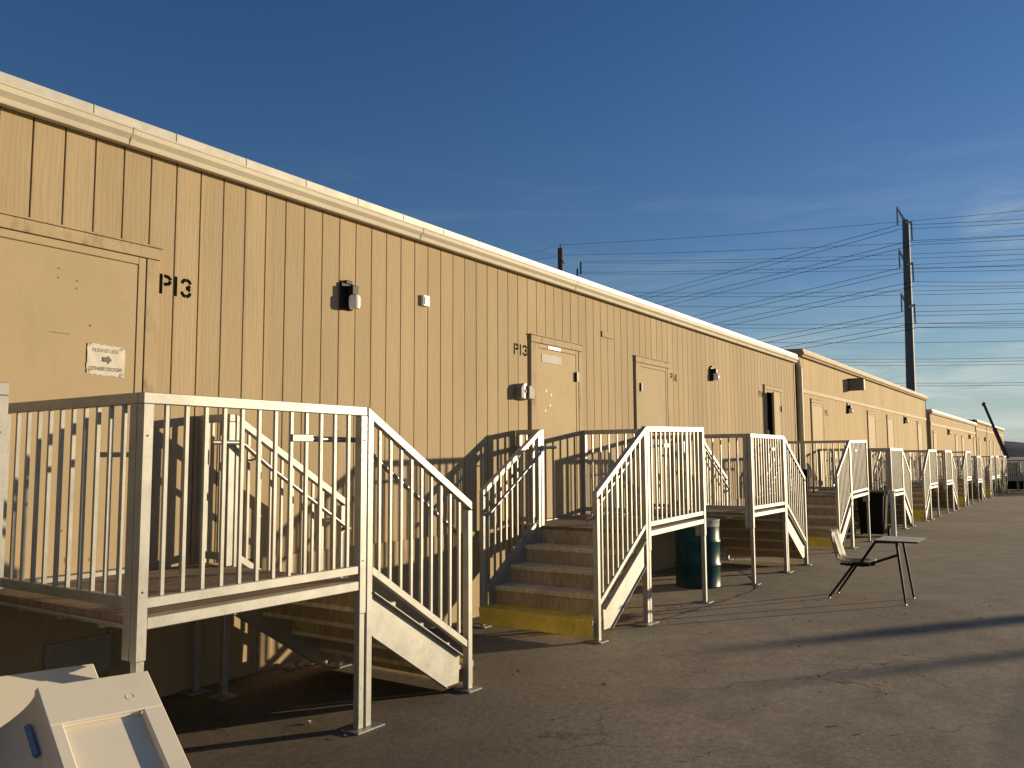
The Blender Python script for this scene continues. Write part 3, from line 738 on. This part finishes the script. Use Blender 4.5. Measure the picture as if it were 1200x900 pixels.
m.tube([Pd(-.19,-.32,.70), Pd(.22,-.32,.70)], r_, 8); m.tube([Pd(-.27,-.12,.70), Pd(-.19,-.32,.70)], r_, 8)
m.build('tube_frame', M['black'], t, smooth=50)

# black wheeled bins between the platforms
def bin_(x, y, label, h=.95, w=.55, mark=False):
    z = gz(x); t = thing('wheeled_bin', (x, y, z), label, 'bin', 'black wheeled bins behind the fourth platform')
    m = MB()
    m.add([(x+a*w/2*k, y+c*w/2*k, z+zz) for zz, k in ((.06,.82),(h-.08,1.0)) for a, c in ((-1,-1),(1,-1),(1,1),(-1,1))],
          [(0,3,2,1),(4,5,6,7),(0,1,5,4),(1,2,6,5),(2,3,7,6),(3,0,4,7)])
    m.box(x-w/2-.02, x+w/2+.02, y-w/2-.02, y+w/2+.02, z+h-.079, z+h-.055); m.build('body', M['blackplastic'], t, bevel=.02)
    m = MB(); m.prism([(x-w/2-.03, z+h-.054),(x+w/2+.03, z+h-.054),(x+w/2-.02,z+h-.01),(x,z+h+.01),(x-w/2+.02,z+h-.01)], 'y', y-w/2-.03, y+w/2+.03); m.build('lid', M['blackplastic'], t, bevel=.01)
    for s in (-1, 1):
        q = MB(); q.tube([(x+.2, y+s*(w/2-.02), z+.09), (x+.2, y+s*(w/2+.03), z+.09)], .09, 14); q.build('wheel', M['rubber'], t, smooth=40)
    if mark:
        q = MB()
        for i in range(5): q.box(x-w/2*.97-.006, x-w/2*.97-.002, y-.17+i*.05, y-.145+i*.05, z+h-.30, z+h-.22-.012*(i%2))
        q.build('white_marking', M['white'], t)
    return t
bin_(19.9, -.72, 'black wheeled bin with white marking seen beneath the fourth platform', mark=True)
bin_(20.1, -1.42, 'plain black wheeled bin right of the fourth platform, beside the white post', .98)
p = MB(); p.box(20.18, 20.27, -1.86, -1.77, gz(20)+.0, gz(20)+.98); p.box(20.15, 20.30, -1.89, -1.74, gz(20)+.981, gz(20)+1.0)
tag(p.build('utility_post', M['white'], bevel=.004), 'short white square post beside the black bins', 'post')
# black low bench on the platform of the open doorway
q = MB(); x, y, z = 16.95+.9, -.5, FL1
bt = thing('stool', (x, y, z), 'black low stool on the platform by the open doorway', 'stool')
q.box(x-.28, x+.28, y-.2, y+.2, z+.34, z+.50); q.build('seat', M['blackplastic'], bt, bevel=.01)
for a in (-1, 1):
    for c in (-1, 1):
        l = MB(); l.box(x+a*.25-.015, x+a*.25+.015, y+c*.17-.015, y+c*.17+.015, z+.001, z+.3395); l.build('leg', M['blackplastic'], bt)
# dark bins and boxes behind the far ramp
for i, (x, y, w, h) in enumerate(((61.2,-1.75,.9,1.15),(61.2,-2.8,.9,1.1),(61.3,-3.9,.9,1.15))):
    z = gz(x); t = thing('dumpster', (x, y, z), ('dark dumpster at the near end behind the far ramp','middle dark dumpster behind the far ramp','dark dumpster behind the far ramp, farthest from the wall')[i], 'dumpster', 'dark dumpsters behind the far ramp')
    q = MB(); q.prism([(y-w/2,z+.05),(y+w/2,z+.05),(y+w/2+.04,z+h-.1),(y-w/2-.04,z+h-.1)], 'x', x-.3, x+.3); q.build('body', M['blackplastic'], t, bevel=.01)
    q = MB(); q.box(x-.34, x+.34, y-w/2-.06, y+w/2+.06, z+h-.099, z+h-.05); q.build('lid', M['blackplastic'], t)

# boom lift standing by the last building
bl = thing('boom_lift', (66.0, -1.3, gz(66)), 'boom machine with its long dark arm raised against the sky', 'boom lift')
m = MB(); m.box(65.0, 67.2, -1.9, -.7, gz(66)+.45, gz(66)+1.2); m.box(65.4, 66.8, -1.8, -.8, gz(66)+1.2005, gz(66)+1.7); m.build('chassis', M['greybox'], bl, bevel=.05)
for x in (65.4, 66.8):
    for y in (-2.0, -.6):
        q = MB(); q.tube([(x, y-.15, gz(66)+.42), (x, y+.15, gz(66)+.42)], .42, 20); q.build('wheel', M['rubber'], bl, smooth=40)
m = MB(); a, b_ = Vector((66.2,-1.08,1.5)), Vector((65.9,.118,5.25)); c_ = a.lerp(b_, .55)
m.tube([a, c_], .13, 4); m.build('boom', M['crane'], bl)
m = MB(); m.tube([a.lerp(b_, .5), b_], .085, 4); m.tube([b_ - Vector((0,.06,.05)), b_ + Vector((0,.08,.03))], .16, 6); m.build('boom_extension', M['crane'], bl)

# ------------------------------------------------------------------ cream plastic wedge bins in the foreground
d1 = Vector((.16,.824,.544)).normalized(); d2 = Vector((.97,-.236,-.074)); d2 = (d2 - d1*d2.dot(d1)).normalized()
nn = d2.cross(d1).normalized()
if nn.z < 0: nn = -nn
CAMP = Vector((0,-5.3615,1.6334))
def plastic(A, L, Wd, label, recess=True):
    """hollow wedge-shaped moulded tub: sloping lid with a pocket, open on its left side"""
    t = thing('plastic_tub', (A.x + d2.x*Wd/2, A.y - .3, 0), label, 'plastic tub', 'moulded plastic tubs in the foreground')
    th = .016
    def P(a, b, c): return A + d2*a - d1*b + nn*c
    m = MB()
    def slab(a0,a1,b0,b1,c0,c1): m.obox(P(a0,b1,c0), d2, d1, nn, a1-a0, b1-b0, c1-c0)
    r = (.048, Wd-.082, .205, L-.12) if recess else None
    if recess:
        slab(0, Wd, 0, r[2], -th, 0); slab(0, r[0], r[2], L, -th, 0); slab(r[1], Wd, r[2], L, -th, 0); slab(r[0], r[1], r[3], L, -th, 0)
        slab(r[0]-.008, r[1]+.008, r[2]-.008, r[3]+.008, -.040, -.032)
        slab(r[0]-.008, r[0], r[2], r[3], -.032, -th); slab(r[1], r[1]+.008, r[2], r[3], -.032, -th)
        slab(r[0], r[1], r[2]-.008, r[2], -.032, -th); slab(r[0], r[1], r[3], r[3]+.008, -.032, -th)
    else: slab(0, Wd, 0, L, -th, 0)
    m.build('sloping_lid', M['shell'], t, bevel=.006)
    # walls down to the ground: back, right; left wall is set in and slotted
    def wall(pts, thick, name, mat='shell'):
        q = MB(); n = len(pts); v = [Vector(p) for p in pts]
        nrm = (v[1]-v[0]).cross(v[2]-v[0]).normalized()*thick
        q.add(v + [p + nrm for p in v], [tuple(range(n)), tuple(range(n, 2*n))[::-1]] + [(i, i+n, (i+1)%n+n, (i+1)%n) for i in range(n)])
        return q.build(name, M[mat], t, bevel=.003)
    def dn(p, z=.02): return Vector((p.x, p.y, z))
    c = -th-.001
    wall([P(0,0,c), P(Wd,0,c), dn(P(Wd,0,c)), dn(P(0,0,c))], .014, 'back_wall')
    wall([P(Wd-.002,0.02,c), P(Wd-.002,L,c), dn(P(Wd-.002,L,c)), dn(P(Wd-.002,.02,c))], -.014, 'side_wall')
    wall([P(.0,L-.002,c), P(Wd,L-.002,c), dn(P(Wd,L-.002,c)), dn(P(0,L-.002,c))], -.014, 'front_wall')
    e = .012
    sw = wall([P(e,0.02,c), P(e,L,c), dn(P(e,L,c)), dn(P(e,.02,c))], .014, 'side_wall')
    # arched lip that sticks out to the left of the side wall, and its drain slot
    q = MB(); pr = []
    for i in range(11):
        a = i/10; pr.append(P(-.13*a**1.6, .012, -.006 - .20*a**.8))
    n_ = len(pr); q.add(pr + [p - d1*(L-.02) for p in pr], [(i, i+1, i+1+n_, i+n_) for i in range(n_-1)])
    o = q.build('rolled_lip', M['shell'], t, smooth='all'); s = o.modifiers.new('thick', 'SOLIDIFY'); s.thickness = .008
    if recess:
        q = MB(); q.obox(P(-.050,.26,-.085), (d2*.7-nn*.7), d1, (nn*.7+d2*.7), .02, .15, .02); q.build('slot', M['slot'], t)
        q = MB()
        cc = P(Wd*.74, .13, .0005)
        q.tube([cc + (d2*math.cos(k*.3927)+d1*math.sin(k*.3927))*.017 for k in range(17)], .0011, 5); q.build('mould_mark', M['shell'], t)
        q = MB(); q.obox(P(-.30,.55,-.36), d2, d1, nn, .20, .42, .01); q.build('mud', M['mud'], t)
    q = MB(); q.obox(P(-.36,.75,-.375), d2, d1, nn, .36, .76, .012)
    q.obox(P(-.372,.75,-.362), d2, d1, nn, .012, .76, .20)
    q.build('tray', M['shell'], t, bevel=.004)
    return t
def ray_at(px, py, z):
    f, (ya, pi, ro) = 984.045, (R(34.1125), R(5.1172), R(-.2915))
    fw = Vector((math.cos(ya)*math.cos(pi), math.sin(ya)*math.cos(pi), math.sin(pi))); rt = Vector((math.sin(ya), -math.cos(ya), 0)); up = rt.cross(fw)
    r2 = rt*math.cos(ro) + up*math.sin(ro); u2 = -rt*math.sin(ro) + up*math.cos(ro)
    d = fw*f + r2*(px-600) - u2*(py-450); return CAMP + d*((z-CAMP.z)/d.z), r2, u2, fw
A1 = Vector((1.76, -1.90, .75)); A1 = ray_at(43, 805, .75)[0]
plastic(A1, .95, .435, 'cream plastic tub in front, sloping lid with a recessed pocket')
A2 = ray_at(-60, 800, .70)[0]
plastic(A2, .9, .585, 'cream plastic tub behind the pocketed one, mostly hidden', False)

# ------------------------------------------------------------------ small litter, stones and the seam in the paving
q = MB()
for i in range(90):
    x = random.uniform(3.0, 12.5); y = random.uniform(-4.6, -.2); r = random.uniform(.008,.028); a = random.uniform(0,6.28); z = gz(x)+.004
    pts = [(x+r*math.cos(a+k*1.2566)*random.uniform(.4,1), y+r*math.sin(a+k*1.2566)*random.uniform(.4,1), z+random.uniform(0,.012)) for k in range(5)]
    q.add(pts, [(0,1,2,3,4)])
tag(q.build('dry_leaves', M['leaf'], fixn=False), 'scattered dry leaf scraps on the asphalt', 'leaves', kind='stuff')
for i, (x, y, r) in enumerate(((4.62,-.10,.05),(4.72,-.13,.035),(4.80,-.12,.055),(4.9,-.2,.03))):
    bm = bmesh.new(); bmesh.ops.create_icosphere(bm, subdivisions=2, radius=r)
    for v in bm.verts: v.co *= random.uniform(.75, 1.1); v.co.z *= .7
    me = bpy.data.meshes.new('stone'); bm.to_mesh(me); bm.free(); me.materials.append(M['stone'])
    o = bpy.data.objects.new('stone', me); o.location = (x, y, gz(x)+r*.5); COL.objects.link(o)
    tag(o, 'small tan stone on the ground against the skirt beneath the nearest stairs', 'stone', 'stones by the skirt')
for i, (x, y) in enumerate(((3.75,-1.30),(8.2,-3.0))):
    q = MB(); z = gz(x)+.004
    q.add([(x,y,z),(x+.03,y+.005,z+.012),(x+.035,y+.03,z+.004),(x+.005,y+.028,z+.015)], [(0,1,2,3)])
    tag(q.build('paper_scrap', M['paper'], fixn=False), ('white paper scrap beside the nearest platform leg','pale paper scrap on the open asphalt')[i], 'litter')
m = MB(); pts = []
for i in range(40):
    k = i/39; x = 7.9 + 4.6*k; y = -1.62 - .18*math.sin(k*math.pi*.9) + .95*max(0, k-.62)**1.5*3 + random.uniform(-.012,.012)
    pts.append((x, y))
for i in range(39):
    (xa, ya), (xb, yb) = pts[i], pts[i+1]; w = .016+.006*math.sin(i)
    m.add([(xa,ya-w,gz(xa)+.004),(xb,yb-w,gz(xb)+.004),(xb,yb+w,gz(xb)+.004),(xa,ya+w,gz(xa)+.004)], [(0,1,2,3)])
tag(m.build('pavement_seam', M['seam']), kind='structure')

# ------------------------------------------------------------------ power lines and far background
def at(az, el, dist):
    return Vector((math.cos(R(az))*dist, -5.3615 + math.sin(R(az))*dist, 1.6334 + math.tan(R(el))*dist))
def dirpix(px, py, dist):
    p, r2, u2, fw = ray_at(px, py, 5.0)
    d = (fw*984.045 + r2*(px-600) - u2*(py-450)); h = math.hypot(d.x, d.y)
    return CAMP + d*(dist/h)
pb = dirpix(1066, 456, 130); ptp = dirpix(1061.3, 258, 130)
px, py = pb.x, pb.y; ztop = ptp.z; qx, qy = ptp.x, ptp.y
t = thing('transmission_pole', (px, py, -.45), 'tall steel transmission pole behind the classrooms at right', 'power pole')
m = MB(); m.tube([(px, py, -.45), (qx, qy, ztop)], .70, 12, .46); m.build('pole', M['pole'], t, smooth=50)
arms = []
for (bxp, byp, lx, ly, rx, ry) in ((1060.5,261,1051,243,1068,260.5),(1063.5,311,1053.5,293,1069.5,308.5),(1065.5,361,1056,344,1071.5,357)):
    zc = dirpix(bxp, byp, 130).z
    kz = (zc + .45)/(ztop + .45); ox, oy = px + (qx-px)*kz, py + (qy-py)*kz
    L = dirpix(lx, ly, 134); Rr = dirpix(rx, ry, 128)
    a = MB(); a.tube([(ox, oy, zc), L], .24, 8, .13); a.build('arm', M['roof'], t)
    a = MB(); a.tube([(ox, oy, zc+.1), Rr], .26, 8, .14); a.build('arm', M['roof'], t)
    iL = L - Vector((0,0,2.7)) ; iR = Rr - Vector((0,0,2.6))
    for e, f in ((L, iL), (Rr, iR)):
        a = MB(); a.tube([e, f], .10, 6); a.build('insulator_string', M['insul'], t)
    arms.append((iL, iR))
def wire(a, b, sag, label, r=.06, n=14):
    pts = []
    for i in range(n+1):
        k = i/n; p = Vector(a).lerp(Vector(b), k); p.z -= sag*4*k*(1-k); pts.append(p)
    q = MB(); q.tube(pts, r, 4)
    tag(q.build('power_line', M['wire'], fixn=False), label, 'power line', 'overhead power lines')
# conductors strung from the pole to both sides, two per phase
endL = [(455,345), (440,372), (470,415)]
for i, (iL, iR) in enumerate(arms):
    yl = (268.5, 313, 358)[i]
    nm = ('topmost', 'middle', 'lowest')[i]
    for k in (0, 1):
        # far span to the left drops behind the roofs
        wire(iL - Vector((0,0,.7*k)), dirpix(560, (395,425,456)[i] + 5*k, 330), .5, f'dark line sloping down left from the {nm} left arm of the tall pole', .038)
        wire(iR - Vector((0,0,.7*k)), dirpix(560, (403,433,467)[i] + 5*k, 330), .5, f'dark line sloping down left from the {nm} right arm of the tall pole', .038)
        wire(iL - Vector((0,0,.6*k)), dirpix(1330, (248,307,357)[i] + 4.5*k, 125), .15, f'line running off right from the {nm} left arm of the tall pole', .028)
        wire(iR - Vector((0,0,.6*k)), dirpix(1330, (267,328,377)[i] + 4.5*k, 125), .15, f'line running off right from the {nm} right arm of the tall pole', .028)
# second, lower line that runs behind the roofs to a small pole at left
p2 = dirpix(657, 330, 190); p2t = dirpix(656.5, 291, 190)
t = thing('wooden_pole', (p2.x, p2.y, -.45), 'dark pole top showing above the long roof, left of centre', 'power pole')
m = MB(); m.tube([(p2.x, p2.y, -.45), (p2.x, p2.y, p2t.z)], .75, 10, .62); m.build('pole', M['wood_pole'], t, smooth=50)
m = MB(); m.tube([(p2.x, p2.y, p2t.z), (p2.x, p2.y, p2t.z+1.0)], .12, 6); m.tube([dirpix(654, 297, 188), dirpix(661, 309, 188)], .14, 6); m.build('arm', M['insul'], t)
for x, y in ((680.5, 311), (676.5, 319)):
    a = MB(); e = dirpix(x, y, 186); a.tube([e - Vector((0,0,2.0)), e + Vector((0,0,.8))], .22, 6)
    tag(a.build('insulator', M['insul']), 'upper small insulator right of the pole top' if x > 680 else 'lower small insulator right of the pole top', 'insulator', 'insulators above the roof')
for i, (x0_, y0_, x1_, y1_) in enumerate(((657,287,1330,234),(656,299,1330,268),(680,306,1330,285),(680,308,1330,292),(676,319,1330,297),(676,321,1330,304),(690,342,1330,333),(690,346,1330,338),
                                  (700,357,1330,352),(720,378,1330,372),(730,382,1330,377),(760,398,1330,396))):
    wire(dirpix(x0_, y0_, 190), dirpix(x1_, y1_, 175), .8, 'long nearly level line behind the tall pole', .034)
for y0_, y1_ in ((420,416),(423,420),(427,424),(447,446),(450,449)):
    wire(dirpix(880, y0_, 260), dirpix(1330, y1_, 250), .6, 'low level line just above the far roofs', .045)
wire(dirpix(657,287,190), dirpix(560,306,260), .6, 'line running left from the pole top above the roof', .032)
wire(dirpix(656,299,190), dirpix(560,312,260), .6, 'line running left from the pole top above the roof', .032)

# far hills
m = MB(); pr = []
for i in range(61):
    az = 14 - i*.9
    h = 78 + 26*math.sin(az*.35+.6) - max(0, 4.2-az)*9 + 8*math.sin(az*2.1) + 5*math.sin(az*5.3+1)
    pr.append((az, max(20, h)))
vs = []
for az, h in pr:
    for dist, k in ((5200, 0), (5600, .45), (6000, 1.0), (6600, .7), (7200, 0)):
        vs.append((math.cos(R(az))*dist, math.sin(R(az))*dist, -2 + h*k))
m.add(vs, [(i*5+j, (i+1)*5+j, (i+1)*5+j+1, i*5+j+1) for i in range(60) for j in range(4)])
tag(m.build('hills', M['hill'], smooth='all'), kind='structure')

# two posts to the right of the view that throw the long soft shadows
SUN = Vector((1.50, -1.0, .2135)).normalized()
for i, (tx, ty, L, r0, lab) in enumerate(((7.45, -2.85, 30, .23, 'thick square post outside the view throwing the upper long shadow'), (6.1, -3.28, 34, .11, 'thin post outside the view throwing the lower long shadow'))):
    h = SUN.copy(); h.z = 0; h.normalize(); h *= L; z = L*.2135/1.803 - .24
    x, y = tx + h.x, ty + h.y
    t = thing('yard_post', (x, y, gz(x)), lab, 'post')
    q = MB(); q.tube([(x, y, gz(x)), (x, y, z)], r0*1.1, 12, r0*.8); q.build('shaft', M['wood_pole'], t, smooth=50)
    q = MB(); q.lathe([(r0*.8, 0), (r0*.85, .05), (r0*.3, .22), (.02, .3)], (x, y, z), 12); q.build('cap', M['wood_pole'], t)

# ------------------------------------------------------------------ light, sky, camera
EL = math.asin(SUN.z)
l = bpy.data.lights.new('sun', 'SUN'); l.energy = 5.0; l.angle = R(.53); l.color = (1.0, .80, .52)
o = bpy.data.objects.new('sun', l); COL.objects.link(o); o.rotation_euler = (-SUN).to_track_quat('-Z', 'Y').to_euler(); o.location = (20, -20, 15)
w = bpy.data.worlds.new('World'); S.world = w; w.use_nodes = True
t = w.node_tree; bg = t.nodes['Background']
sky = N(t, 'ShaderNodeTexSky', _sky_type='NISHITA', _sun_disc=False, _sun_elevation=EL, _sun_rotation=math.atan2(SUN.x, SUN.y), _air_density=1.0, _dust_density=.15, _ozone_density=2.0)
tc = N(t, 'ShaderNodeTexCoord'); mp = N(t, 'ShaderNodeMapping'); mp.inputs['Scale'].default_value = (1.4,1.4,11)
t.links.new(tc.outputs['Generated'], mp.inputs['Vector'])
n1 = noise(t, mp, 3.1, 7, .62, .4)
cl = ramp(t, n1.outputs[0], [(.46, 0.0), (.70, 1.0)])
sx = N(t, 'ShaderNodeSeparateXYZ'); t.links.new(tc.outputs['Generated'], sx.inputs[0])
low = ramp(t, sx.outputs[2], [(0.0, .95), (.09, .80), (.15, .12), (.30, .05), (.36, 0.0)])
fc = N(t, 'ShaderNodeMath', _operation='MULTIPLY'); t.links.new(cl.outputs[0], fc.inputs[0]); t.links.new(low.outputs[0], fc.inputs[1])
hs = N(t, 'ShaderNodeHueSaturation'); hs.inputs['Saturation'].default_value = 1.25; t.links.new(sky.outputs[0], hs.inputs['Color'])
sz = N(t, 'ShaderNodeSeparateXYZ'); t.links.new(tc.outputs['Generated'], sz.inputs[0])
hz = ramp(t, sz.outputs[2], [(0.0, (.62,.84,1.30)), (.10, (.84,.88,1.12)), (.25, (.90,.88,1.13))])
tint = mix(t, 1.0, hs.outputs[0], hz.outputs[0], 'MULTIPLY')
hzf = ramp(t, sz.outputs[2], [(0.0, .72), (.05, .5), (.12, .12), (.2, 0.0)])
hzc = mix(t, hzf.outputs[0], tint, (3.7,4.75,5.2))
c = mix(t, fc.outputs[0], hzc, (5.8,6.3,6.1))
bd = N(t, 'ShaderNodeVectorMath', _operation='DOT_PRODUCT'); bd.inputs[1].default_value = (math.cos(R(13.6))*math.cos(R(3.2)), math.cos(R(13.6))*math.sin(R(3.2)), math.sin(R(13.6)))
t.links.new(tc.outputs['Generated'], bd.inputs[0])
bm_ = N(t, 'ShaderNodeMapRange', _interpolation_type='SMOOTHSTEP'); bm_.inputs['From Min'].default_value = math.cos(R(2.8)); bm_.inputs['From Max'].default_value = math.cos(R(.3))
t.links.new(bd.outputs['Value'], bm_.inputs['Value'])
n9 = noise(t, mp, 9, 6, .6, .5); c9 = ramp(t, n9.outputs[0], [(.36, 0.0), (.66, .5)])
f9 = N(t, 'ShaderNodeMath', _operation='MULTIPLY'); t.links.new(bm_.outputs[0], f9.inputs[0]); t.links.new(c9.outputs[0], f9.inputs[1])
c = mix(t, f9.outputs[0], c, (3.4,4.2,5.0))
t.links.new(c, bg.inputs['Color']); bg.inputs['Strength'].default_value = .084

cam = bpy.data.cameras.new('camera'); cam.sensor_width = 36; cam.lens = 984.045/1200*36; cam.clip_start = .05; cam.clip_end = 20000
co = bpy.data.objects.new('camera', cam); COL.objects.link(co)
_, r2, u2, fw = ray_at(600, 450, 5.0)
mt = Matrix((( r2.x, u2.x, -fw.x, CAMP.x), (r2.y, u2.y, -fw.y, CAMP.y), (r2.z, u2.z, -fw.z, CAMP.z), (0,0,0,1)))
co.matrix_world = mt; S.camera = co
S.view_settings.view_transform = 'Standard'; S.view_settings.look = 'None'; S.view_settings.gamma = 1; S.view_settings.use_curve_mapping = False
S.view_settings.exposure = 0.40
S.render.engine = 'CYCLES'; S.cycles.use_denoising = True; S.cycles.max_bounces = 6
